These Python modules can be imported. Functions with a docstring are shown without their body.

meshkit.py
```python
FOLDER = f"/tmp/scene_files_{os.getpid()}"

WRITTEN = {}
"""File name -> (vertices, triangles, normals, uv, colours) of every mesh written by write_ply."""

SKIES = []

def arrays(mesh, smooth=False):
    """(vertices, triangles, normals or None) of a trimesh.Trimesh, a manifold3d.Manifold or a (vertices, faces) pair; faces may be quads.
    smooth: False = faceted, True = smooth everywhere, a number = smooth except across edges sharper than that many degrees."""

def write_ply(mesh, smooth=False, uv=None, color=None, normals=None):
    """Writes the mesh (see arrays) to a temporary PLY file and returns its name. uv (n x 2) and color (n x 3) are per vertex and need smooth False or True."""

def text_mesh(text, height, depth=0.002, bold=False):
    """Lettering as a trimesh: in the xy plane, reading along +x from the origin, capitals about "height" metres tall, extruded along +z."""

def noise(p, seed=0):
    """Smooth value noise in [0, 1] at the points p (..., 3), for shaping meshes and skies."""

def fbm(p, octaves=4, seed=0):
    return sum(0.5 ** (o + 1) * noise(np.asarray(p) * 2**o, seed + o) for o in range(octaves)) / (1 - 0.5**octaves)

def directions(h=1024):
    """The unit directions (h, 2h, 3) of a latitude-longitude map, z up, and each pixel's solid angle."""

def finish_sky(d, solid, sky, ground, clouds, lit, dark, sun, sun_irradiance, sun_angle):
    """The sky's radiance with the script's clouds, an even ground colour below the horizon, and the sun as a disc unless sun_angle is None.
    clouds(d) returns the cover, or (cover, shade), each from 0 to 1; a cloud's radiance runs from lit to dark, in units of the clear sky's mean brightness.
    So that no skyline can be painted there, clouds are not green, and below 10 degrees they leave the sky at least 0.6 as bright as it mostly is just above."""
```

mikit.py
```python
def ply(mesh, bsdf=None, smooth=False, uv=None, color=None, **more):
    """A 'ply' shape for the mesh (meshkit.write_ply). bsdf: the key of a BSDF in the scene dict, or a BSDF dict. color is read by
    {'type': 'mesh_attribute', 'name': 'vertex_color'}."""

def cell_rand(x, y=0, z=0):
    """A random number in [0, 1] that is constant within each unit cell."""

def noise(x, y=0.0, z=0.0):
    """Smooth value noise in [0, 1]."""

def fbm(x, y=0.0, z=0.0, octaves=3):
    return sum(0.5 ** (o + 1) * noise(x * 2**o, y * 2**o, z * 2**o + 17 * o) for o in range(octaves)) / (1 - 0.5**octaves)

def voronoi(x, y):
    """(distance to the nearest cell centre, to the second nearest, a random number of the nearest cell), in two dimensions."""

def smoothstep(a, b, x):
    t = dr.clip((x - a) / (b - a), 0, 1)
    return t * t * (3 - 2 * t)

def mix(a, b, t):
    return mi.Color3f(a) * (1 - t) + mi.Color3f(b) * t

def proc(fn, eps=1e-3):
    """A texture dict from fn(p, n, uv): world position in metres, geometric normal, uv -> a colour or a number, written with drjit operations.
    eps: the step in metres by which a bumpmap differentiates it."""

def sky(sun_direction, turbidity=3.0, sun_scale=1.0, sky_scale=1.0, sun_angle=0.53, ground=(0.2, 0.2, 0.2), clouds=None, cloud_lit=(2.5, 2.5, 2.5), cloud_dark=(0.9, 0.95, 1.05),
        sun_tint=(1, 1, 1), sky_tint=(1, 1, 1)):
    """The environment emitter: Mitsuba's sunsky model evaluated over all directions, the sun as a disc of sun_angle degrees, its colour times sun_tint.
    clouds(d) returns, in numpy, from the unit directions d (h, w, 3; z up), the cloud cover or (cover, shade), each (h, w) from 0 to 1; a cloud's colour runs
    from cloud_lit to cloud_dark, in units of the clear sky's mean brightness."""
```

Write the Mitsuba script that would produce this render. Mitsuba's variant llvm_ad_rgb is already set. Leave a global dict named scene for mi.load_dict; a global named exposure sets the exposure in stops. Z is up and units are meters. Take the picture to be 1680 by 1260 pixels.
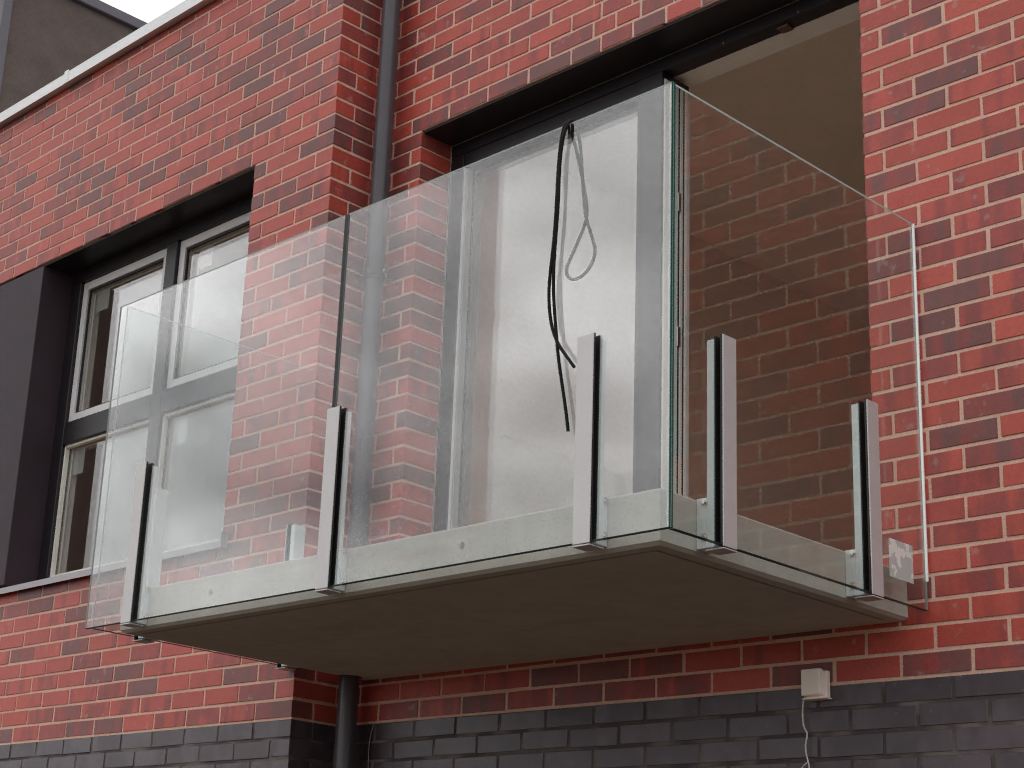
import math, random
import numpy as np, trimesh, manifold3d as m3
import mitsuba as mi, drjit as dr
import mikit
from mikit import proc, noise, fbm, voronoi, smoothstep, mix
from shapely.geometry import Polygon, box as sbox
from shapely.ops import unary_union

scene, labels = {}, {}
rng = random.Random(7)
nrng = np.random.default_rng(7)
T = mi.ScalarTransform4f

# ------------------------------------------------------------------ camera, sky, exposure
CAM = np.array([5.415384, -4.879157, 1.6])
RIGHT = np.array([0.676032, 0.73466, 0.05706])
DOWN = np.array([-0.183465, 0.242809, -0.952567])
FWD = np.array([-0.713668, 0.633497, 0.29893])
FPX, PPX, PPY = 2781.43, 628.606, 689.034          # in pixels of the 1680 x 1260 photograph
scene['camera'] = {
    'type': 'perspective', 'fov': math.degrees(2 * math.atan(840 / FPX)), 'fov_axis': 'x',
    'near_clip': 0.05, 'far_clip': 600.0,
    'principal_point_offset_x': (840 - PPX) / 1680, 'principal_point_offset_y': (630 - PPY) / 1260,
    'to_world': T().look_at(origin=CAM.tolist(), target=(CAM + FWD).tolist(), up=(-DOWN).tolist())}


def cloud_layer(d):
    import meshkit
    n = meshkit.fbm(d * np.array([6.0, 6.0, 9.0]) + 3.7, 4, seed=379)
    return np.ones(d.shape[:2]), np.clip((n - 0.30) * 2.4, 0, 1)


scene['sky'] = mikit.sky((-0.20, -0.22, 0.95), turbidity=4, sun_scale=0.08, sun_angle=40, clouds=cloud_layer,
                         cloud_lit=(4.3, 4.29, 4.32), cloud_dark=(1.12, 1.13, 1.17), ground=(0.10, 0.09, 0.08))
exposure = 2.0

# ------------------------------------------------------------------ measures read from the photograph (metres)
HR, LR, ZR = 0.0816236, 0.25, 2.533186             # recessed wall: course height, brick pitch, colour change
HL, LL, ZL = 0.0840152, 0.2538554, 2.524695        # projecting wall
YL, XC = -0.30366, -0.211479                       # projecting wall's face, its corner
DOOR = (0.07, 2.42, 2.80, ZR + 34 * HR)            # x0, x1, z0, z1
WIN = (-2.79, -0.816, 3.385, ZL + 33 * HL + 0.002)
SIDE = (3.60, 5.10, 3.40, ZR + 34 * HR)            # next opening to the right, seen mirrored in the side pane
PANEL_LEFT = -4.3
TOP = 6.425


# ------------------------------------------------------------------ materials
def bsdf(key, d):
    scene[key] = d
    return key


def principled(key, color, rough=0.5, metallic=0.0, spec=0.5, bump=None, scale=0.001, **more):
    d = {'type': 'principled', 'base_color': color if isinstance(color, dict) else {'type': 'rgb', 'value': list(color)},
         'roughness': rough if isinstance(rough, dict) else float(rough), 'metallic': float(metallic), 'specular': float(spec), **more}
    if bump is not None:
        d = {'type': 'bumpmap', 'arbitrary': bump, 'scale': float(scale), 'bsdf': d}
    return bsdf(key, {'type': 'twosided', 'bsdf': d})


def brick_color(p, n, uv):
    tone, seed = uv.x, uv.y
    q = p.x + p.y
    flame = fbm(q * 21 + seed * 91, p.z * 2.6 + seed * 37, seed * 53 + 3, 3)
    blot = fbm(q * 9 + seed * 17, p.z * 14 + seed * 71, seed * 29, 3)
    t = dr.clip(tone + (flame - 0.5) * 0.95 + (blot - 0.5) * 0.45, 0, 1)
    red = mix((0.450, 0.080, 0.053), (0.375, 0.058, 0.045), fbm(q * 6 + seed * 11, p.z * 6, seed * 5, 2))
    c = mix(red, (0.268, 0.052, 0.046), smoothstep(0.28, 0.62, t))
    c = mix(c, (0.165, 0.062, 0.058), smoothstep(0.58, 0.98, t))
    c = c * (0.86 + 0.28 * fbm(q * 160, p.z * 160, seed, 2)) * (0.90 + 0.2 * uv.y)
    scuff = smoothstep(0.70, 0.80, fbm(q * 30 + seed * 7, p.z * 24, seed * 13 + 9, 4))
    return mix(c, (0.42, 0.33, 0.31), 0.30 * scuff)


def brick_bump(p, n, uv):
    q = p.x + p.y
    return fbm(q * 260, p.z * 260, uv.y, 3) + 1.4 * fbm(q * 45, p.z * 45, uv.y * 9, 2)


principled('brick_clay', proc(brick_color), rough=0.45, spec=0.42, bump=proc(brick_bump, 6e-4), scale=0.0006)


def charcoal_color(p, n, uv):
    q = p.x + p.y
    f = fbm(q * 12 + uv.y * 60, p.z * 8, uv.y * 31, 3)
    c = mix((0.050, 0.037, 0.045), (0.080, 0.062, 0.071), smoothstep(0.3, 0.7, f + 0.3 * (uv.x - 0.5)))
    lime = smoothstep(0.72, 0.82, fbm(q * 55, p.z * 90, uv.y * 5 + 2, 4))
    return mix(c * (0.85 + 0.3 * fbm(q * 190, p.z * 190, 0.5, 2)), (0.22, 0.20, 0.19), 0.35 * lime)


principled('charcoal_clay', proc(charcoal_color), rough=0.36, spec=0.5, bump=proc(brick_bump, 6e-4), scale=0.0004)


def mortar_color(p, n, uv):
    q = p.x + p.y
    return mix((0.57, 0.360, 0.280), (0.69, 0.465, 0.37), fbm(q * 7, p.z * 7, 1.5, 3)) * (0.78 + 0.42 * fbm(q * 300, p.z * 300, 2.0, 3))


def mortar_bump(p, n, uv):
    q = p.x + p.y
    return fbm(q * 330, p.z * 330, p.y * 200, 3)


principled('mortar', proc(mortar_color), rough=0.9, spec=0.2, bump=proc(mortar_bump, 6e-4), scale=0.0018)


def dark_mortar_color(p, n, uv):
    q = p.x + p.y
    return mix((0.075, 0.062, 0.060), (0.16, 0.135, 0.125), smoothstep(0.35, 0.75, fbm(q * 11, p.z * 13, 4.0, 4)))


principled('dark_mortar', proc(dark_mortar_color), rough=0.9, spec=0.2, bump=proc(mortar_bump, 6e-4), scale=0.0018)


def concrete_color(p, n, uv):
    a = fbm(p.x * 2.1, p.y * 2.1, p.z * 9, 4)
    streak = fbm(p.x * 19 , p.y * 19, p.z * 3.0, 3)
    c = mix((0.385, 0.375, 0.335), (0.45, 0.435, 0.39), smoothstep(0.3, 0.7, 0.6 * a + 0.4 * streak))
    pore = smoothstep(0.74, 0.80, noise(p.x * 130, p.y * 130, p.z * 130))
    rust = smoothstep(0.56, 0.80, fbm(p.x * 1.3 + 5, p.y * 5.5, p.z * 8, 4))
    c = mix(c, (0.33, 0.25, 0.19), 0.5 * rust)
    return mix(c, (0.25, 0.23, 0.20), 0.18 * pore) * (0.95 + 0.1 * fbm(p.x * 150, p.y * 150, p.z * 150, 2))


principled('concrete', proc(concrete_color), rough=0.85, spec=0.25,
           bump=proc(lambda p, n, uv: fbm(p.x * 120, p.y * 120, p.z * 120, 3), 8e-4), scale=0.0008)


def speckled(base, amount, freq=400.0):
    b = mi.ScalarColor3f(*base)

    def fn(p, n, uv):
        s = fbm(p.x * freq, p.y * freq, p.z * freq, 2)
        d = fbm(p.x * 6, p.y * 6, p.z * 6, 3)
        return mi.Color3f(b) * (1 - amount + amount * s + amount * d)
    return proc(fn)


principled('frame_dark', speckled((0.014, 0.011, 0.014), 0.35), rough=0.40, spec=0.4)
principled('panel_dark', speckled((0.038, 0.025, 0.033), 0.30), rough=0.55, spec=0.25)
principled('sash_grey', speckled((0.60, 0.59, 0.585), 0.15), rough=0.45, spec=0.5)
principled('bead_grey', speckled((0.30, 0.295, 0.275), 0.15), rough=0.45)
principled('profile_beige', speckled((0.66, 0.64, 0.57), 0.15), rough=0.5)
principled('seal_black', (0.012, 0.012, 0.013), rough=0.6)
principled('aluminium', speckled((0.545, 0.53, 0.525), 0.10), rough=0.45, metallic=0.15)
principled('aluminium_blue', speckled((0.56, 0.60, 0.605), 0.10), rough=0.5, metallic=0.0)
principled('steel_bolt', (0.62, 0.60, 0.57), rough=0.28, metallic=1.0)
principled('sill_metal', speckled((0.30, 0.28, 0.30), 0.2), rough=0.35, metallic=0.2)
principled('coping_metal', speckled((0.68, 0.685, 0.69), 0.15), rough=0.4, metallic=0.3)
principled('pipe_grey', speckled((0.064, 0.056, 0.066), 0.25), rough=0.33, spec=0.5)
principled('render_brown', speckled((0.122, 0.095, 0.084), 0.35, 90.0), rough=0.85, spec=0.2,
           bump=proc(lambda p, n, uv: fbm(p.x * 90, p.y * 90, p.z * 90, 3), 2e-3), scale=0.002)
principled('roof_trim', speckled((0.110, 0.100, 0.118), 0.2), rough=0.5)
principled('plaster', speckled((0.80, 0.745, 0.68), 0.10, 60.0), rough=0.9, spec=0.2)
principled('room_paint', speckled((0.76, 0.62, 0.52), 0.10, 60.0), rough=0.9, spec=0.2)
principled('screed', speckled((0.60, 0.55, 0.48), 0.12, 40.0), rough=0.9, spec=0.2)
principled('box_plastic', speckled((0.88, 0.80, 0.725), 0.10), rough=0.45)
principled('cable_black', (0.006, 0.006, 0.006), rough=0.6, spec=0.15)
principled('wire_white', (0.60, 0.585, 0.55), rough=0.5)
principled('wire_grey', (0.26, 0.25, 0.24), rough=0.5)
principled('rust_clip', speckled((0.10, 0.055, 0.042), 0.4), rough=0.7)
principled('sealant', speckled((0.66, 0.67, 0.66), 0.2), rough=0.5)
bsdf('glass_edge_lit', {'type': 'principledthin', 'base_color': {'type': 'rgb', 'value': [0.36, 0.43, 0.405]}, 'roughness': 0.3, 'diff_trans': 1.1, 'spec_trans': 0.0})  # pale tone stands for light carried to the edge inside the glass
principled('splash_lime', (0.50, 0.50, 0.47), rough=0.8)
principled('glass_edge_dimmed', (0.016, 0.062, 0.050), rough=0.15)  # dark tone stands for light lost up through the glass
principled('glass_end_dimmed', (0.022, 0.105, 0.086), rough=0.12)  # dark green stands for light lost along the panel length
principled('leaf_white', speckled((0.82, 0.81, 0.77), 0.08), rough=0.4)
principled('ground_arris', (0.50, 0.56, 0.53), rough=0.35)
principled('edge_light_white', (0.86, 0.86, 0.84), rough=0.3)  # white stands for the bright line of light inside the glass edge


def label_color(p, n, uv):
    torn = smoothstep(0.50, 0.56, fbm(p.y * 38, p.z * 30, 3.0, 4))
    return mix((0.50, 0.53, 0.51), (0.78, 0.79, 0.75), torn)


principled('label_paper', proc(label_color), rough=0.7)
principled('pane_paper', speckled((0.34, 0.35, 0.32), 0.2), rough=0.7)


def soil_color(p, n, uv):
    return mix((0.062, 0.042, 0.029), (0.108, 0.076, 0.053), fbm(p.x * 1.3, p.y * 1.3, 2.0, 5)) * (0.7 + 0.6 * fbm(p.x * 30, p.y * 30, 0.5, 3))


principled('soil', proc(soil_color), rough=0.95, spec=0.1, bump=proc(lambda p, n, uv: fbm(p.x * 14, p.y * 14, 1.0, 4), 4e-3), scale=0.03)

bsdf('window_glass', {'type': 'thindielectric', 'int_ior': 1.52, 'ext_ior': 1.0})
bsdf('side_glass', {'type': 'thindielectric', 'int_ior': 1.52, 'ext_ior': 1.0, 'specular_transmittance': {'type': 'rgb', 'value': [0.87, 0.93, 0.91]}})
bsdf('panel_glass', {'type': 'thindielectric', 'int_ior': 1.66, 'ext_ior': 1.0, 'specular_transmittance': {'type': 'rgb', 'value': [0.905, 0.935, 0.925]}})


# ------------------------------------------------------------------ helpers
def numbered(name):
    if name not in scene and name not in labels and not any(k.startswith(name + '__') for k in scene):
        return name
    i = 1
    while True:
        k = f'{name}_{i:03d}'
        if k not in scene and k not in labels and not any(x.startswith(k + '__') for x in scene):
            return k
        i += 1


COUNTS = {}


def part(parent, name, mesh, mat, smooth=False, uv=None, label=None, kind=None, **more):
    """one shape entry keyed parent__name (numbered when taken)"""
    base = f'{parent}__{name}' if parent else name
    c = COUNTS.get(base, 0)
    COUNTS[base] = c + 1
    key = base if c == 0 else f'{base}_{c:03d}'
    scene[key] = mikit.ply(mesh, mat, smooth, uv=uv, **more)
    if label or kind:
        labels[key] = {k: v for k, v in (('label', label), ('kind', kind)) if v}
    return key


def thing(name, label, cat, group=None, kind=None):
    c = COUNTS.get('!' + name, 0)
    COUNTS['!' + name] = c + 1
    key = name if c == 0 else f'{name}_{c:03d}'
    labels[key] = {'label': label, 'category': cat}
    if group:
        labels[key]['group'] = group
    if kind:
        labels[key]['kind'] = kind
    return key


def structure(name, mesh, mat, label=None, **more):
    key = part('', name, mesh, mat, **more)
    labels[key] = {'kind': 'structure'}
    if label:
        labels[key]['label'] = label
    return key


def bx(x0, x1, y0, y1, z0, z1, c=0.0):
    """box, all edges chamfered by c"""
    lo, hi = np.array([x0, y0, z0], float), np.array([x1, y1, z1], float)
    if c <= 0:
        b = trimesh.creation.box(extents=hi - lo)
        b.apply_translation((lo + hi) / 2)
        return b
    c = min(c, 0.45 * float((hi - lo).min()))
    pts = []
    for sx in (0, 1):
        for sy in (0, 1):
            for sz in (0, 1):
                p = np.array([hi[0] if sx else lo[0], hi[1] if sy else lo[1], hi[2] if sz else lo[2]])
                s = np.array([-1 if sx else 1, -1 if sy else 1, -1 if sz else 1]) * c
                for a in range(3):
                    q = p + s
                    q[a] = p[a]
                    pts.append(q)
    return hull(pts)


def hull(pts):
    m = m3.Manifold.hull_points(np.asarray(pts, float)).to_mesh()
    return trimesh.Trimesh(m.vert_properties[:, :3], m.tri_verts, process=False)


def cat(ms):
    return trimesh.util.concatenate(ms)


def tube(points, r, sides=10, closed_ends=True):
    """round tube along a smooth path"""
    P = np.asarray(points, float)
    n = len(P)
    tang = np.gradient(P, axis=0)
    tang /= np.linalg.norm(tang, axis=1, keepdims=True)
    up = np.array([0.31, 0.17, 0.93])
    V, F = [], []
    a = np.cross(tang[0], up)
    a /= np.linalg.norm(a)
    for i in range(n):
        a = a - tang[i] * (a @ tang[i])
        a /= np.linalg.norm(a)
        b = np.cross(tang[i], a)
        for k in range(sides):
            t = 2 * math.pi * k / sides
            V.append(P[i] + r * (math.cos(t) * a + math.sin(t) * b))
    for i in range(n - 1):
        for k in range(sides):
            p, q = i * sides + k, i * sides + (k + 1) % sides
            F += [[p, q, q + sides], [p, q + sides, p + sides]]
    if closed_ends:
        V += [P[0], P[-1]]
        s, e = len(V) - 2, len(V) - 1
        for k in range(sides):
            F.append([s, (k + 1) % sides, k])
            F.append([e, (n - 1) * sides + k, (n - 1) * sides + (k + 1) % sides])
    m = trimesh.Trimesh(np.array(V), np.array(F), process=False)
    m.fix_normals()
    return m


def smooth_path(ctrl, per=10):
    from scipy.interpolate import CubicSpline
    C = np.asarray(ctrl, float)
    t = np.r_[0, np.cumsum(np.linalg.norm(np.diff(C, axis=0), axis=1) ** 0.6)]
    return CubicSpline(t, C)(np.linspace(0, t[-1], per * (len(C) - 1) + 1))


def plate_xz(poly, y0, y1):
    """a shapely polygon in (x, z) made solid from y0 to y1"""
    out = []
    for g in getattr(poly, 'geoms', [poly]):
        e = trimesh.creation.extrude_polygon(g, y1 - y0, engine='earcut')
        v = e.vertices.copy()
        e.vertices = np.c_[v[:, 0], y1 - v[:, 2], v[:, 1]]
        out.append(e)
    return cat(out)


def project(P):
    q = np.asarray(P, float) - CAM
    z = q @ FWD
    return np.c_[PPX + FPX * (q @ RIGHT) / z, PPY + FPX * (q @ DOWN) / z], z


def seen_area(corners):
    """area in photo pixels of a face, 0 outside the frame"""
    uv, z = project(corners)
    if (z <= 0).any():
        return 0.0
    poly = Polygon(uv)
    return poly.intersection(sbox(0, 0, 1680, 1260)).area if poly.is_valid else 0.0


# ------------------------------------------------------------------ setting
g = trimesh.creation.box(extents=(240, 240, 0.4))
g.apply_translation((0, 0, -0.2))
structure('ground', g, 'soil', 'bare brown soil of the building site')

# ------------------------------------------------------------------ brickwork
TONE = {'r': 0.10, 'm': 0.45, 'd': 0.80}
# tones read from the photograph, right of the door, by course
SEEN = {29: 'rm', 28: 'rdrm', 27: 'rmr', 26: 'rrmm', 25: 'mdm', 24: 'ddmd', 23: 'mrm', 22: 'rrm', 21: 'drd', 20: 'mrmr', 19: 'rmd', 18: 'mdm',
        17: 'dmm', 16: 'drd', 15: 'rdm', 14: 'rdm', 13: 'rdr', 12: 'rmm', 11: 'mrm', 10: 'mmd', 9: 'rdr', 8: 'dmd', 7: 'rmr', 6: 'rrm', 5: 'mmm',
        4: 'rrm', 3: 'dmm', 2: 'mmd'}


def random_tone():
    r = rng.random()
    if r < 0.36:
        return rng.uniform(0.0, 0.30)
    if r < 0.68:
        return rng.uniform(0.30, 0.60)
    return rng.uniform(0.62, 0.98)


def brick_mesh(x0, x1, y0, y1, z0, z1):
    """one fired brick: chamfered box, slightly skewed, edges a little uneven"""
    m = bx(x0, x1, y0, y1, z0, z1, 0.0016)
    v = m.vertices.copy()
    v += nrng.normal(0, 0.0005, v.shape)
    cx, cz = (x0 + x1) / 2, (z0 + z1) / 2
    v[:, 1] += float(np.clip(rng.gauss(0, 0.0007), -0.0011, 0.0011)) + (v[:, 0] - cx) * rng.gauss(0, 0.002) + (v[:, 2] - cz) * rng.gauss(0, 0.006)
    v[:, 2] += rng.gauss(0, 0.0008) + (v[:, 0] - cx) * rng.gauss(0, 0.0035)
    v[:, 0] += rng.gauss(0, 0.0011)
    m.vertices = v
    return m


def intervals(joints, openings, z):
    """bricks between joints on one course, cut at the openings; -> [(x0, x1)]"""
    out = []
    for a, b in zip(joints[:-1], joints[1:]):
        segs = [(a + 0.0064, b - 0.0064)]
        for ox0, ox1, oz0, oz1 in openings:
            if oz0 < z < oz1:
                nxt = []
                for s in segs:
                    if s[1] <= ox0 or s[0] >= ox1:
                        nxt.append(s)
                        continue
                    if s[0] < ox0:
                        nxt.append((s[0], ox0))
                    if s[1] > ox1:
                        nxt.append((ox1, s[1]))
                segs = nxt
        out += [s for s in segs if s[1] - s[0] > 0.018]
    return out


def lay(wall, bricks, name, rest_name, mat, limit=300):
    """bricks: [(mesh, tone, area)]; the largest in view become parts, the others one part of kind stuff"""
    order = sorted(range(len(bricks)), key=lambda i: -bricks[i][2])
    own = [i for i in order[:limit] if bricks[i][2] > 60]
    taken = set(own)
    for i in sorted(own):
        m, tone, _ = bricks[i]
        part(wall, name, m, mat, uv=np.tile([tone, rng.random()], (len(m.vertices), 1)))
    rest = [i for i in range(len(bricks)) if i not in taken]
    if rest:
        ms = [bricks[i][0] for i in rest]
        uv = np.vstack([np.tile([bricks[i][1], rng.random()], (len(bricks[i][0].vertices), 1)) for i in rest])
        part(wall, rest_name, cat(ms), mat, uv=uv, kind='stuff')


def face_corners(x0, x1, y, z0, z1):
    return [(x0, y, z0), (x1, y, z0), (x1, y, z1), (x0, y, z1)]


# recessed wall (its face is y = 0)
RW = thing('recessed_wall', 'red brick wall set back behind the balcony, holding the open balcony door', 'wall')
red, dark = [], []
XR1 = 6.0
open_r = [DOOR, SIDE]
k_lo, k_hi = -31, int((TOP - ZR) / HR)
for k in range(k_lo, k_hi):
    z0, z1 = ZR + k * HR + 0.0064, ZR + (k + 1) * HR - 0.0064
    if k >= 0:
        joints = [i * LR + (0.125 if k % 2 else 0.0) for i in range(-1, 26)]
        joints = [j for j in joints if XC + 0.06 < j < XR1] + [XR1]
        joints = [XC + 0.012] + joints
        if 34 <= k <= 37:                            # the bond is patched over the door head
            extra = {34: [1.0, 1.17, 1.345, 1.52, 1.70], 35: [1.125, 1.252, 1.385, 1.56, 1.70], 36: [1.0, 1.17, 1.34, 1.52, 1.70], 37: [1.125, 1.30, 1.45, 1.60, 1.72]}[k]
            joints = [j for j in joints if j < 0.95 or j > 1.82] + extra
            joints = sorted(joints)
    else:
        off = 2.676 if k % 2 else 2.5536
        joints = [XC + 0.012] + [j for j in sorted(off + i * 0.2448 for i in range(-13, 16)) if XC + 0.06 < j < XR1] + [XR1]
    right_n = 0
    for x0, x1 in intervals(joints, open_r, (z0 + z1) / 2):
        deep = 0.196 if (abs(x1 - DOOR[0]) < 1e-6 or abs(x0 - DOOR[1]) < 1e-6) else 0.105
        tone = random_tone()
        if x0 >= DOOR[1] - 1e-6 and k in SEEN and right_n < len(SEEN[k]):
            tone = TONE[SEEN[k][right_n]] + rng.uniform(-0.10, 0.10)
            right_n += 1
        m = brick_mesh(x0, x1, 0.0, deep, z0, z1)
        a = seen_area(face_corners(x0, x1, 0, z0, z1))
        if 2.70 < (z0 + z1) / 2 < 2.90 and -0.1 < (x0 + x1) / 2 < 2.5:
            a = 0.0                                   # behind the balcony slab
        (red if k >= 0 else dark).append((m, tone, a))
lay(RW, red, 'brick', 'outer_brickwork', 'brick_clay')
lay(RW, dark, 'charcoal_brick', 'outer_charcoal_brickwork', 'charcoal_clay')


def wall_plate(x0, x1, z0, z1, openings):
    p = sbox(x0, z0, x1, z1)
    for o in openings:
        p = p.difference(sbox(o[0], o[2], o[1], o[3]))
    return p


def grown(o, g):
    return (o[0] - g, o[1] + g, o[2] - g, o[3] + g)


part(RW, 'mortar_bed', plate_xz(wall_plate(XC + 0.001, XR1, ZR - 0.005, TOP, [grown(DOOR, 0.004), grown(SIDE, 0.004)]), 0.0031, 0.1), 'mortar')
part(RW, 'plinth_mortar', plate_xz(sbox(XC + 0.001, 0.0, XR1, ZR - 0.0052), 0.0031, 0.1), 'dark_mortar')
# mortar between the reveal bricks of the door
mx = []
for s, x in ((-1, DOOR[0]), (1, DOOR[1])):
    a, b = sorted((x + s * 0.005, x + s * 0.10))
    mx.append(bx(a, b, 0.1, 0.199, DOOR[2], DOOR[3] + 0.03))
part(RW, 'reveal_mortar', cat(mx), 'mortar')
INNER = (0.07, 2.42, 2.88, 5.262)
part(RW, 'inner_leaf', plate_xz(wall_plate(-0.1, XR1, 0.0, 6.2, [INNER, SIDE]), 0.205, 0.425), 'plaster')
part(RW, 'dark_infill_panel', bx(SIDE[0], SIDE[1], 0.20, 0.203, SIDE[2], SIDE[3]), 'panel_dark')
part(RW, 'lintel_plate', bx(DOOR[0], DOOR[1], 0.014, 0.199, DOOR[3] - 0.007, DOOR[3] - 0.001), 'frame_dark')
part(RW, 'lintel_plate', bx(SIDE[0], SIDE[1], 0.014, 0.199, SIDE[3] - 0.007, SIDE[3] - 0.001), 'frame_dark')
part(RW, 'parapet_cap', bx(XC + 0.002, XR1, -0.045, 0.42, TOP + 0.01, TOP + 0.075), 'coping_metal')

# projecting wall (its face is y = YL, its corner x = XC)
PW = thing('projecting_wall', 'red brick wall standing forward left of the downpipe, holding the four-light window', 'wall')
red, dark = [], []
XL1 = -5.2
open_l = [(PANEL_LEFT, WIN[1], WIN[2], WIN[3])]
k_hi = int((TOP - ZL) / HL) + 1
for k in range(-30, k_hi):
    z0, z1 = ZL + k * HL + 0.0064, min(ZL + (k + 1) * HL - 0.0064, TOP + 0.01)
    if z1 - z0 < 0.02:
        continue
    odd = (k % 2 == 1) if k >= 0 else (k % 2 == 0)
    joints = sorted([XC] + [XC - (j + (0.5 if odd else 1.0)) * LL for j in range(20)])
    joints = [j for j in joints if j > XL1]
    dep = 0.24 if odd else 0.115
    for x0, x1 in intervals(joints, open_l, (z0 + z1) / 2):
        deep = 0.105
        if x1 > XC - 0.01:
            x1, deep = XC, dep
        if abs(x0 - WIN[1]) < 1e-6:
            deep = 0.20
        m = brick_mesh(x0, x1, YL, YL + deep, z0, z1)
        a = seen_area(face_corners(x0, x1, YL, z0, z1))
        (red if k >= 0 else dark).append((m, random_tone(), a))
    # return face of the corner
    y0 = YL + dep + 0.010
    if -0.002 - y0 > 0.03:
        m = brick_mesh(XC - 0.105, XC, y0, -0.002, z0, z1)
        a = seen_area([(XC, y0, z0), (XC, -0.002, z0), (XC, -0.002, z1), (XC, y0, z1)])
        (red if k >= 0 else dark).append((m, random_tone(), a))
lay(PW, red, 'brick', 'outer_brickwork', 'brick_clay')
lay(PW, dark, 'charcoal_brick', 'outer_charcoal_brickwork', 'charcoal_clay')
OL = (PANEL_LEFT, WIN[1], WIN[2], WIN[3])
part(PW, 'mortar_bed', plate_xz(wall_plate(XL1, XC - 0.0031, ZL - 0.005, TOP, [grown(OL, 0.004)]), YL + 0.0031, YL + 0.095), 'mortar')
part(PW, 'mortar_bed', bx(XC - 0.095, XC - 0.0031, YL + 0.0955, 0.004, ZL - 0.005, TOP), 'mortar')
part(PW, 'plinth_mortar', plate_xz(sbox(XL1, 0.0, XC - 0.0031, ZL - 0.0052), YL + 0.0031, YL + 0.095), 'dark_mortar')
part(PW, 'plinth_mortar', bx(XC - 0.095, XC - 0.0031, YL + 0.0955, 0.004, 0.0, ZL - 0.0052), 'dark_mortar')
part(PW, 'inner_leaf', plate_xz(wall_plate(XL1, XC - 0.107, 0.0, 6.2, [OL]), YL + 0.205, 0.10), 'plaster')
part(PW, 'lintel_plate', bx(PANEL_LEFT, WIN[1], YL + 0.014, YL + 0.205, WIN[3] - 0.007, WIN[3] - 0.001), 'frame_dark')

# infill panel left of the window, flush with the brick face
ZF0, ZF1 = 3.400, WIN[3] - 0.008
part(PW, 'infill_panel', bx(PANEL_LEFT, WIN[0], YL + 0.004, YL + 0.21, ZF0, ZF1, 0.003), 'panel_dark', label='flat dark aubergine panel left of the window')

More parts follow.
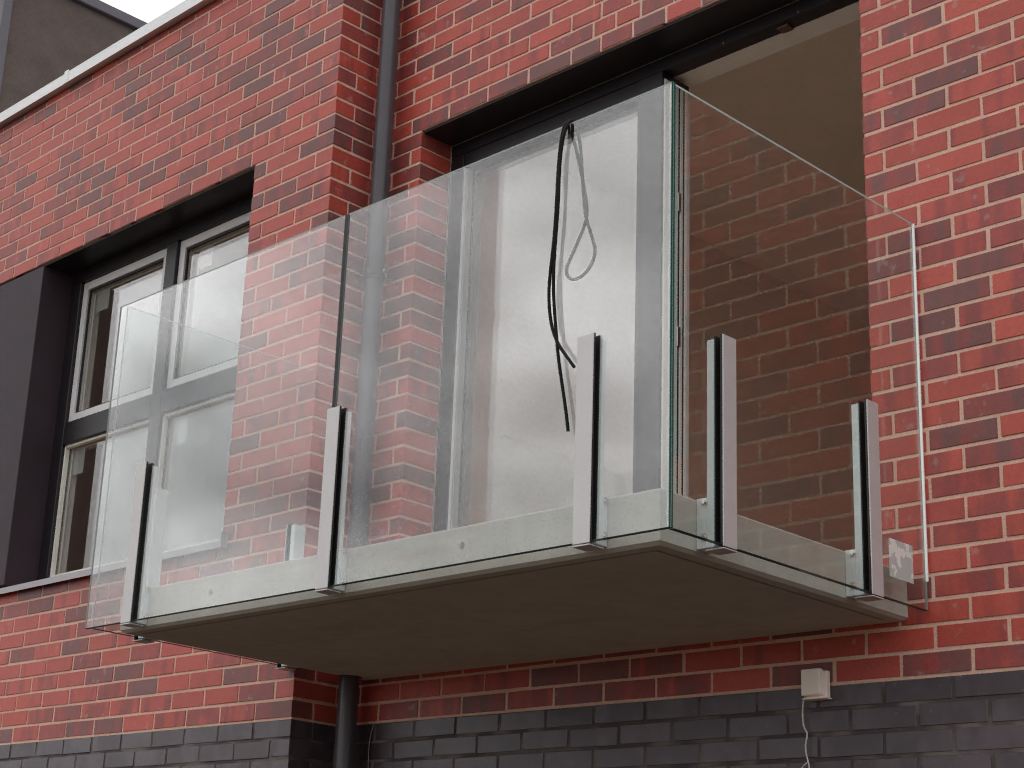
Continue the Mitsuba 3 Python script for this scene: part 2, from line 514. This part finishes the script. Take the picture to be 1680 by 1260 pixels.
# coping: metal fascia with an upstand, in lengths with a lapped joint
for a, b, lift in ((XL1, -2.702, 0.0), (-2.700, XC + 0.04, 0.0015)):
    c = cat([bx(a, b, YL - 0.049 - lift, YL - 0.045, 6.429, 6.494 + lift), bx(a, b, YL - 0.049 - lift, YL + 0.36, 6.4945 + lift, 6.4985 + lift),
             bx(a, b, YL - 0.0448, YL + 0.35, 6.440, 6.452)])
    part(PW, 'coping', c, 'coping_metal', label='light grey metal coping along the wall top')
part(PW, 'coping_joint', bx(-2.735, -2.69, YL - 0.0525, YL - 0.0507, 6.427, 6.512), 'coping_metal')
part(PW, 'coping_batten', bx(XL1, XC, YL + 0.004, YL + 0.25, TOP, 6.4395), 'frame_dark')

# window: outer frame, mullion, transom, sashes, double panes
WN = PW + '__window'
YW0, YW1 = YL + 0.205, YL + 0.275
fx0, fx1, fz0, fz1 = WIN[0], WIN[1], 3.386, WIN[3] - 0.008
MX0, MX1, TZ0, TZ1 = -1.835, -1.738, 4.232, 4.362
XI0, XI1, ZI0, ZI1 = -2.692, -0.915, 3.462, 5.222


def bar(name, x0, x1, z0, z1, y0=None, y1=None, mat='frame_dark', parent=WN, c=0.003):
    return part(parent, name, bx(x0, x1, YW0 if y0 is None else y0, YW1 if y1 is None else y1, z0, z1, c), mat)


bar('frame_head', fx0 + 0.001, fx1, ZI1, fz1)
bar('frame_sill', fx0 + 0.001, fx1, fz0, ZI0)
bar('frame_jamb', fx0 + 0.001, XI0, ZI0 + 0.0005, ZI1 - 0.0005)
bar('frame_jamb', XI1, fx1, ZI0 + 0.0005, ZI1 - 0.0005)
bar('mullion', MX0, MX1, ZI0 + 0.0005, ZI1 - 0.0005)
bar('transom', XI0 + 0.0005, MX0 - 0.0005, TZ0, TZ1)
bar('transom', MX1 + 0.0005, XI1 - 0.0005, TZ0, TZ1)


def ring(x0, x1, z0, z1, w, y0, y1):
    """four mitred bars as one sash"""
    out = []
    o = [(x0, z0), (x1, z0), (x1, z1), (x0, z1)]
    i = [(x0 + w, z0 + w), (x1 - w, z0 + w), (x1 - w, z1 - w), (x0 + w, z1 - w)]
    gap = 0.0006
    for a in range(4):
        b = (a + 1) % 4
        out.append(plate_xz(Polygon([o[a], o[b], i[b], i[a]]).buffer(-gap, join_style=2), y0, y1))
    return cat(out)


def tint_pane(parent, x0, x1, z0, z1, y, name='pane'):
    """double glazing: two thin sheets 20 mm apart"""
    for q in (y, y + 0.020):
        v = np.array([(x0, q, z0), (x1, q, z0), (x1, q, z1), (x0, q, z1)])
        part(parent, name, trimesh.Trimesh(v, [[0, 1, 2], [0, 2, 3]], process=False), 'window_glass')


YP = YW0 + 0.045
for a, b in ((XI0, MX0), (MX1, XI1)):
    # upper light: bare grey sash, dark rebate, black bead
    part(WN, 'sash', ring(a + 0.002, b - 0.002, TZ1 + 0.002, ZI1 - 0.002, 0.050, YW0 + 0.022, YW1 - 0.005), 'sash_grey', label='bare light grey sash without its dark cover')
    part(WN, 'glazing_bead', ring(a + 0.0525, b - 0.0525, TZ1 + 0.0525, ZI1 - 0.0525, 0.010, YW0 + 0.032, YP - 0.001), 'seal_black')
    part(WN, 'inner_bead', ring(a + 0.0525, b - 0.0525, TZ1 + 0.0525, ZI1 - 0.0525, 0.020, YP + 0.021, YP + 0.06), 'profile_beige')
    tint_pane(WN, a + 0.054, b - 0.054, TZ1 + 0.054, ZI1 - 0.054, YP)
    # lower light, fixed
    part(WN, 'glazing_bead', ring(a + 0.001, b - 0.001, ZI0 + 0.001, TZ0 - 0.001, 0.016, YW0 + 0.020, YP - 0.001), 'profile_beige')
    part(WN, 'inner_bead', ring(a + 0.001, b - 0.001, ZI0 + 0.001, TZ0 - 0.001, 0.026, YP + 0.021, YP + 0.06), 'profile_beige')
    tint_pane(WN, a + 0.008, b - 0.008, ZI0 + 0.008, TZ0 - 0.008, YP)
# window sill: sloped metal sheet with a drip lip and end upstand
s0, s1 = PANEL_LEFT - 0.03, -0.772
prof = Polygon([(YL + 0.215, 3.402), (YL - 0.040, 3.366), (YL - 0.040, 3.333), (YL - 0.037, 3.333), (YL - 0.037, 3.362), (YL + 0.215, 3.398)])
e = trimesh.creation.extrude_polygon(prof, s1 - s0, engine='earcut')
v = e.vertices.copy()
e.vertices = np.c_[s0 + v[:, 2], v[:, 0], v[:, 1]]
e.fix_normals()
part(PW, 'window_sill', e, 'sill_metal', label='grey sheet metal sill with a turned-down front lip')
part(PW, 'sill_end', bx(s1 + 0.0005, s1 + 0.004, YL - 0.041, YL - 0.0005, 3.332, 3.405), 'sill_metal')
# paper labels inside the panes
for x0, x1, z0, z1, lab in ((-2.600, -2.475, 5.030, 5.165, 'grey paper label at the top left inside the upper left window pane'),
                            (-2.655, -2.545, 4.060, 4.205, 'grey paper label at the top left inside the lower left window pane'),
                            (-1.690, -1.575, 4.060, 4.210, 'grey paper label at the top left inside the lower right window pane'),
                            (-1.610, -1.490, 5.030, 5.160, 'grey paper label at the top left inside the upper right window pane')):
    k = thing('pane_label', lab, 'label')
    scene[k] = mikit.ply(bx(x0, x1, YP + 0.0215, YP + 0.0222, z0, z1), 'pane_paper')

# ------------------------------------------------------------------ balcony door in the recessed wall
BD = RW + '__balcony_door'
YD0, YD1 = 0.200, 0.280
YPD = 0.258
bar('frame_head', DOOR[0], DOOR[1], 5.238, DOOR[3] - 0.008, YD0, YD1, parent=BD)
bar('frame_jamb', DOOR[0], 0.157, 2.885, 5.2375, YD0, YD1, parent=BD)
bar('frame_jamb', 2.352, DOOR[1], 2.885, 5.2375, YD0, YD1, parent=BD)
bar('mullion', 1.212, 1.345, 2.885, 5.2375, YD0, YD1 + 0.105, parent=BD)
bar('bottom_rail', 0.1575, 1.2115, 2.885, 2.975, YD0, YD1, parent=BD)
bar('top_rail', 0.1575, 1.2115, 5.165, 5.2375, YD0 + 0.004, YD1, parent=BD)
part(BD, 'edge_bead', bx(0.1572, 0.1622, YD0 + 0.006, YD0 + 0.0195, 2.976, 5.164, 0.001), 'sash_grey')
part(BD, 'glazing_bead', bx(0.1585, 0.1705, YD0 + 0.020, YPD - 0.001, 2.976, 5.164, 0.001), 'bead_grey')
part(BD, 'glazing_bead', bx(1.1985, 1.2105, YD0 + 0.020, YPD - 0.001, 2.976, 5.164, 0.001), 'bead_grey')
part(BD, 'inner_bead', ring(0.1585, 1.2105, 2.976, 5.164, 0.022, YPD + 0.021, YPD + 0.055), 'bead_grey')
tint_pane(BD, 0.163, 1.206, 2.980, 5.160, YPD)
part(BD, 'threshold', bx(0.07, 2.42, 0.19, 0.43, 2.855, 2.884, 0.004), 'coping_metal')
# ribs and seals down the edge of the parked leaf
for y0, y1, px_, mat, nm in ((0.212, 0.304, 0.006, 'leaf_white', 'leaf_edge'), (0.318, 0.336, 0.006, 'leaf_white', 'leaf_edge'), (0.350, 0.366, 0.006, 'leaf_white', 'leaf_edge'),
                             (0.3045, 0.3175, 0.003, 'seal_black', 'leaf_seal'), (0.3365, 0.3495, 0.003, 'seal_black', 'leaf_seal'), (0.3665, 0.384, 0.004, 'sash_grey', 'leaf_edge')):
    part(BD, nm, bx(1.3453, 1.3453 + px_, y0, y1, 2.886, 5.205, 0.001), mat)
for z in (4.02, 4.62):                    # fittings along the leaf edge
    part(BD, 'latch_plate', bx(1.3518, 1.3550, 0.301, 0.321, z, z + 0.085, 0.001), 'steel_bolt')
for x, z in ((1.663, 5.2465), (2.025, 5.2465)):
    c = trimesh.creation.cylinder(radius=0.0045, height=0.003, sections=12, transform=trimesh.transformations.rotation_matrix(math.pi / 2, (1, 0, 0)))
    c.apply_translation((x, YD0 - 0.0012, z))
    part(BD, 'screw', c, 'steel_bolt', smooth=30)
part(BD, 'catch', bx(1.905, 1.955, 0.225, 0.272, 5.226, 5.2378, 0.002), 'rust_clip', label='rust brown catch under the door head')

# ------------------------------------------------------------------ rooms behind the openings
def room(x0, x1, y0, y1, z0, z1):
    structure('room_floor', bx(x0, x1, y0, y1, z0 - 0.06, z0), 'screed')
    structure('room_ceiling', bx(x0, x1, y0, y1, z1, z1 + 0.06), 'room_paint')
    structure('room_wall', bx(x0, x1, y1, y1 + 0.08, z0 - 0.06, z1 + 0.06), 'room_paint')
    structure('room_wall', bx(x0 - 0.08, x0 - 0.0005, y0, y1 + 0.08, z0 - 0.06, z1 + 0.06), 'room_paint')
    structure('room_wall', bx(x1 + 0.0005, x1 + 0.08, y0, y1 + 0.08, z0 - 0.06, z1 + 0.06), 'room_paint')


room(0.0, 5.0, 0.426, 4.6, 2.878, 5.52)
room(-4.6, -0.35, 0.101, 4.6, 2.878, 5.52)
structure('roof', bx(-5.2, 6.0, 0.12, 9.5, 6.2, 6.36), 'roof_trim', 'flat roof behind the parapet')
structure('back_wall', bx(-5.2, 6.0, 9.3, 9.5, 0.0, 6.2), 'render_brown')
structure('end_wall', bx(-5.38, -5.201, YL, 9.5, 0.0, 6.4), 'render_brown')
structure('end_wall', bx(6.001, 6.2, 0.0, 9.5, 0.0, 6.4), 'render_brown')

# ------------------------------------------------------------------ set-back upper storey
US = thing('upper_storey', 'dark brown rendered upper storey set back behind the wall top', 'building')
part(US, 'wall', bx(-10.0, -5.5, 0.64, 9.0, 6.2, 8.82), 'render_brown')
part(US, 'corner_trim', bx(-10.0, -5.47, 0.56, 0.64, 6.2, 8.815, 0.01), 'roof_trim')
part(US, 'roof_edge', bx(-10.05, -5.455, 0.55, 9.05, 8.822, 8.912, 0.006), 'roof_trim', label='dark grey metal roof edge')
part(US, 'support', bx(-10.0, -5.5, 0.7, 9.0, 0.0, 6.19), 'render_brown')

# ------------------------------------------------------------------ downpipe
DP = thing('downpipe', 'dark grey round downpipe in the corner between the two brick walls', 'downpipe')
PX, PY, PR = -0.088, -0.100, 0.044


def cyl(x, y, z0, z1, r, sections=40):
    c = trimesh.creation.cylinder(radius=r, height=z1 - z0, sections=sections)
    c.apply_translation((x, y, (z0 + z1) / 2))
    return c


part(DP, 'pipe', cyl(PX, PY, 0.1, 4.60, PR), 'pipe_grey', smooth=40)
part(DP, 'pipe', cyl(PX, PY, 4.6005, 6.9, PR), 'pipe_grey', smooth=40)
part(DP, 'socket', cat([cyl(PX, PY, 4.555, 4.625, PR + 0.0035), cyl(PX, PY, 4.607, 4.625, PR + 0.006)]), 'pipe_grey', smooth=40)
for z in (4.585, 2.2):
    br = cat([cyl(PX, PY, z - 0.014, z + 0.014, PR + 0.0065), bx(PX + PR, PX + PR + 0.042, PY - 0.004, PY + 0.004, z - 0.012, z + 0.012),
              bx(PX - 0.004, PX + 0.004, PY + PR, -0.001, z - 0.006, z + 0.006)])
    part(DP, 'bracket', br, 'pipe_grey', smooth=40)
    c = trimesh.creation.cylinder(radius=0.007, height=0.024, sections=6, transform=trimesh.transformations.rotation_matrix(math.pi / 2, (1, 0, 0)))
    c.apply_translation((PX + PR + 0.030, PY, z))
    part(DP, 'bracket_bolt', c, 'steel_bolt')

# ------------------------------------------------------------------ balcony
BA = thing('balcony', 'concrete balcony slab with glass balustrade panels held by aluminium clamps', 'balcony')
SX0, SX1, SY0, SZ0, SZ1 = -0.11, 2.53, -1.27, 2.718, 2.878
# section along the edges: bevelled lower arris; a drip groove runs underneath
body = m3.Manifold.hull_points(np.array([(x, y, z) for (ix, x) in ((1, SX0), (-1, SX1)) for y, iy in ((SY0, 1), (0.19, 0)) for z in (SZ1 - 0.004, SZ0 + 0.010)]
                                        + [(x, y, SZ1) for x in (SX0 + 0.004, SX1 - 0.004) for y in (SY0 + 0.004, 0.19)]
                                        + [(x, y, SZ0) for x in (SX0 + 0.013, SX1 - 0.013) for y in (SY0 + 0.014, 0.19)], float))


def mcube(x0, x1, y0, y1, z0, z1):
    return m3.Manifold.cube((x1 - x0, y1 - y0, z1 - z0)).translate((x0, y0, z0))


body -= mcube(SX0 + 0.06, SX1 - 0.06, SY0 + 0.055, SY0 + 0.068, SZ0 - 0.01, SZ0 + 0.009)
body -= mcube(SX1 - 0.068, SX1 - 0.055, SY0 + 0.055, -0.05, SZ0 - 0.01, SZ0 + 0.009)
body -= mcube(0.02, 1.31, -0.802, -0.799, SZ0 - 0.01, SZ0 + 0.0022)          # joint of the formwork boards
body -= mcube(1.309, 1.3115, -1.18, -0.06, SZ0 - 0.01, SZ0 + 0.0016)
body -= m3.Manifold.cylinder(0.4, 0.056, 0.056, 40).translate((PX, PY, SZ0 - 0.1))
body -= mcube(SX0 - 0.1, PX, PY - 0.056, PY + 0.056, SZ0 - 0.1, SZ1 + 0.1)
body -= mcube(SX0 - 1, DOOR[0] + 0.0005, 0.0005, 1, SZ0 - 0.1, SZ1 + 0.1)
body -= mcube(DOOR[1] - 0.0005, SX1 + 1, 0.0005, 1, SZ0 - 0.1, SZ1 + 0.1)
for x in (1.753, 0.459):
    body -= m3.Manifold.cylinder(0.03, 0.0125, 0.0125, 24).rotate((90, 0, 0)).translate((x, SY0 + 0.022, 2.815))
part(BA, 'slab', body, 'concrete')

GZ0, GZ1 = 2.740, 4.090
GT = 0.017
FY1, FY0 = -1.321, -1.338                            # front panes: inner, outer face
RX0, RX1 = 2.597, 2.614                              # right pane
LX1, LX0 = -0.222, -0.239                            # left pane


def pane(x0, x1, y0, y1, label, skip=()):
    """one laminated panel: a sheet for its two faces and edge strips with the light inside the glass put into their colour"""
    n = COUNTS.get('glass_panel', 0)
    COUNTS['glass_panel'] = n + 1
    key = BA + '__glass_panel' + ('' if n == 0 else f'_{n:03d}')
    labels[key] = {'label': label}
    w, flat = 0.0015, (y1 - y0) < 0.05                # flat: the panel faces the street
    a0, a1 = (x0, x1) if flat else (y0, y1)
    q = (y0 + y1) / 2 if flat else (x0 + x1) / 2
    c = [(a0 + w, GZ0 + w), (a1 - w, GZ0 + w), (a1 - w, GZ1 - w), (a0 + w, GZ1 - w)]
    v = np.array([(a, q, z) if flat else (q, a, z) for a, z in c])
    part(key, 'sheet', trimesh.Trimesh(v, [[0, 1, 2], [0, 2, 3]], process=False), 'panel_glass' if flat else 'side_glass')
    lo, hi = (q - 0.0042, q + 0.0042)
    ends = [((a0, GZ1), (a1, GZ1))] + ([((a0, GZ0), (a0, GZ1))] if 'start' not in skip else []) + ([((a1, GZ0), (a1, GZ1))] if 'end' not in skip else [])
    vs, fs = [], []
    for (pa, pz), (qa, qz) in ends:
        b = len(vs)
        for a, z, o in ((pa, pz, lo), (qa, qz, lo), (qa, qz, hi), (pa, pz, hi)):
            vs.append((a, o, z) if flat else (o, a, z))
        fs += [(b, b + 1, b + 2), (b, b + 2, b + 3)]
    part(key, 'edge', trimesh.Trimesh(np.array(vs), fs, process=False), 'glass_edge_lit')
    for o0, o1 in ((q - 0.0085, q - 0.0006), (q + 0.0006, q + 0.0085)):   # lower edges of the two plies: light lost through the glass height painted dark green
        part(key, 'ply_edge', bx(a0, a1, o0, o1, GZ0 - 0.0012, GZ0) if flat else bx(o0, o1, a0, a1, GZ0 - 0.0012, GZ0), 'glass_edge_dimmed')
    return key


pane(-0.262, 1.154, FY0, FY1, 'left of the two front glass panels')
rp = pane(1.170, 2.614, FY0, FY1, 'right front glass panel with the black cable over it', ('end',))
# its corner end: light lost along the green plies put into the colour
part(rp, 'ply_end', bx(2.6125, 2.614, FY0, FY0 + 0.0076, GZ0, GZ1), 'glass_end_dimmed')
part(rp, 'ply_end', bx(2.6125, 2.614, FY1 - 0.0076, FY1, GZ0, GZ1), 'glass_end_dimmed')
part(rp, 'interlayer', bx(2.6120, 2.6138, FY0 + 0.0078, FY1 - 0.0078, GZ0, GZ1), 'ground_arris')
pane(RX0, RX1, FY1 + 0.004, -0.012, 'glass panel across the right side of the balcony')
pane(LX0, LX1, FY1 + 0.004, YL - 0.0035, 'glass panel across the left side of the balcony', ('end',))
part(BA, 'edge_light_strip', bx(RX1 - 0.0075, RX1 + 0.0006, -0.0135, -0.0090, 2.835, GZ1 - 0.001), 'edge_light_white', label='added white strip painting the bright line of light in the right glass panel back edge')  # added strip: light gathered in the glass edge, painted white
part(BA, 'seam_gasket', bx(1.1545, 1.1695, FY0 + 0.003, FY1 - 0.003, 3.37, GZ1 - 0.002), 'seal_black', label='black seam between the two front panels')
pts = [(RX0 - 0.003 + 0.0012 * math.sin(i * 1.7), FY1 + 0.003, z) for i, z in enumerate(np.linspace(GZ0, GZ1, 80))]
bead = tube(pts, 0.0028, 8)
for z in (3.05, 3.49, 3.66, 3.87, 3.96):
    b = trimesh.creation.icosphere(2, 0.0075)
    b.apply_scale((0.7, 0.5, 1.5 + rng.random()))
    b.apply_translation((RX0 - 0.005, FY1 + 0.0045, z))
    bead = cat([bead, b])
part(BA, 'sealant_bead', bead, 'sealant', smooth=50)


def clamp(side, s0, s1):
    """one glass clamp: foot and bar inside, cover outside, rubber between, two bolts"""
    gi, go = {'front': (-FY1 + SY0, -FY0 + SY0), 'right': (RX0 - SX1, RX1 - SX1), 'left': (SX0 - LX1, SX0 - LX0)}[side]

    def at(a0, a1, o0, o1, z0, z1, c=0.0015):
        if side == 'front':
            return bx(a0, a1, SY0 - o1, SY0 - o0, z0, z1, c)
        if side == 'right':
            return bx(SX1 + o0, SX1 + o1, a0, a1, z0, z1, c)
        return bx(SX0 - o1, SX0 - o0, a0, a1, z0, z1, c)

    n = COUNTS.get('clamp', 0)
    COUNTS['clamp'] = n + 1
    key = BA + '__clamp' + ('' if n == 0 else f'_{n:03d}')
    g1, g2 = gi - 0.0045, go + 0.0085
    part(key, 'foot', at(s0, s1, 0.0005, g1 - 0.0262, 2.732, 2.879), 'aluminium_blue')
    part(key, 'bar', at(s0, s1, g1 - 0.026, g1, 2.732, 3.352), 'aluminium_blue')
    part(key, 'inner_gasket', at(s0 + 0.001, s1 - 0.001, g1 + 0.0002, gi - 0.0004, GZ0 + 0.002, 3.360, 0), 'seal_black')
    part(key, 'outer_gasket', at(s0 + 0.0006, s1 - 0.0006, go + 0.0004, g2 - 0.0002, GZ0 - 0.004, 3.3615, 0), 'seal_black')
    part(key, 'cover', at(s0 - 0.001, s1 + 0.001, g2, g2 + 0.004, 2.731, 3.360, 0.001), 'aluminium')
    part(key, 'end_plate', at(s0 - 0.001, s1 + 0.001, g1 - 0.030, g2 + 0.004, 2.7235, 2.7275, 0.001), 'aluminium')
    for z in (2.866, 2.764):
        c = cat([trimesh.creation.cylinder(radius=0.0115, height=0.0026, sections=20), trimesh.creation.cylinder(radius=0.0075, height=0.014, sections=6)])
        oc = g1 - 0.034
        if side == 'front':
            c.apply_transform(trimesh.transformations.rotation_matrix(math.pi / 2, (0, 1, 0)))
            c.apply_translation((s1 + 0.0010, SY0 - oc, z))
        else:
            c.apply_transform(trimesh.transformations.rotation_matrix(math.pi / 2, (1, 0, 0)))
            c.apply_translation(((SX1 + oc) if side == 'right' else (SX0 - oc), s0 - 0.0010, z))
        part(key, 'bolt', c, 'steel_bolt')


for s in (0.010, 1.150, 2.280):
    clamp('front', s, s + 0.061)
for s in (-1.110, -0.358):
    clamp('right', s, s + 0.061)
for s in (-1.112, -0.376):
    clamp('left', s, s + 0.061)

# torn label on the right pane
lp = sbox(-0.240, 2.810, -0.101, 2.934)
e = trimesh.creation.extrude_polygon(lp, 0.0005, engine='earcut')
v = e.vertices.copy()
e.vertices = np.c_[RX1 + 0.0004 + v[:, 2], v[:, 0], v[:, 1]]
e.fix_normals()
k = thing('torn_label', 'torn whitish paper label stuck on the right side glass near its lower back corner', 'label')
scene[k] = mikit.ply(e, 'label_paper')

# black cable hung over the top edge of the front glass: one run, two ends outside, a loop inside
def px_on(u, w, y):
    r = FWD + (u - PPX) / FPX * RIGHT + (w - PPY) / FPX * DOWN
    return CAM + r * ((y - CAM[1]) / r[1])


yo, yi = FY0 - 0.008, FY1 + 0.010
outA = [px_on(*q, yo) for q in ((932, 707), (925, 650), (916, 585), (912, 540), (908, 470), (911, 400), (916, 330), (918, 280))]
overA = [px_on(922, 238, yo), px_on(928, 212, yo), np.array([*px_on(937, 196, -1.33)[:1], -1.3295, GZ1 + 0.0095]), px_on(947, 214, yi)]
ins = [px_on(*q, yi) for q in ((954, 262), (957, 310), (961, 352), (966, 372))]
loop = [px_on(*q, yi + 0.01) for q in ((974, 398), (976, 415), (966, 441), (945, 458), (932, 454), (930, 440), (938, 420), (952, 388), (961, 364))]
back = [px_on(*q, yi) for q in ((963, 345), (955, 290), (944, 240))]
overB = [px_on(937, 216, yi), np.array([px_on(930, 199, -1.33)[0], -1.3295, GZ1 + 0.0095]), px_on(923, 218, yo), px_on(917, 262, yo)]
outB = [px_on(*q, yo - 0.004) for q in ((913, 330), (908, 400), (902, 455), (901, 500), (908, 545), (922, 574), (942, 602))]
ck = thing('hanging_cable', 'black cable looped over the top edge of the front glass panel', 'cable')
scene[ck] = mikit.ply(tube(smooth_path(outA + overA + ins + loop + back + overB + outB, 12), 0.0051, 12), 'cable_black', smooth=60)

# ------------------------------------------------------------------ junction box with its white wire
JB = thing('junction_box', 'small cream plastic junction box on the wall below the balcony', 'junction box')
part(JB, 'base', bx(2.154, 2.236, -0.022, -0.0015, 2.487, 2.577, 0.002), 'box_plastic')
part(JB, 'lid', bx(2.150, 2.224, -0.046, -0.0225, 2.494, 2.582, 0.003), 'box_plastic')
part(JB, 'flange', bx(2.150, 2.242, -0.040, -0.0015, 2.482, 2.4865, 0.001), 'box_plastic')
WW = thing('white_wire', 'thin white wire hanging from the bottom of the junction box', 'wire')
w = [px_on(*q, -0.014) for q in ((1328, 1142), (1320, 1146), (1317, 1160), (1317, 1178), (1320, 1195), (1324, 1203), (1322, 1220), (1323, 1238), (1326, 1250), (1328, 1264), (1329, 1300))]
w2 = [px_on(*q, -0.012) for q in ((1326, 1249), (1321, 1254), (1314, 1262), (1309, 1290))]
scene[WW] = mikit.ply(cat([tube(smooth_path(w, 8), 0.0026, 8), tube(smooth_path(w2, 8), 0.0022, 8)]), 'wire_white', smooth=60)
GW = thing('grey_wire', 'thin grey wire hanging from a joint beside the downpipe', 'wire')
w = [px_on(*q, -0.010) for q in ((614, 1183), (611, 1195), (607, 1212), (605, 1232), (604, 1262), (603, 1300))]
scene[GW] = mikit.ply(tube(smooth_path(w, 6), 0.0022, 8), 'wire_grey', smooth=60)

# dried splashes on the outer face of the right front panel
vs, fs = [], []
ring8 = [(math.cos(t), math.sin(t)) for t in np.linspace(0, 2 * math.pi, 7)[:-1]]
for i in range(4200):
    x = 1.235 + 0.78 * rng.random() ** 1.3
    z = 2.745 + 0.56 * rng.random() ** 1.6
    r = 0.0006 + 0.0008 * rng.random() ** 2
    b = len(vs)
    vs += [(x + r * a, FY0 - 0.0002, z + r * c * 1.3) for a, c in ring8] + [(x, FY0 - 0.0002 - r * 0.45, z)]
    fs += [(b + (k + 1) % 6, b + k, b + 6) for k in range(6)]
part(BA, 'dried_splashes', trimesh.Trimesh(np.array(vs), np.array(fs), process=False), 'splash_lime', smooth=True, kind='stuff')
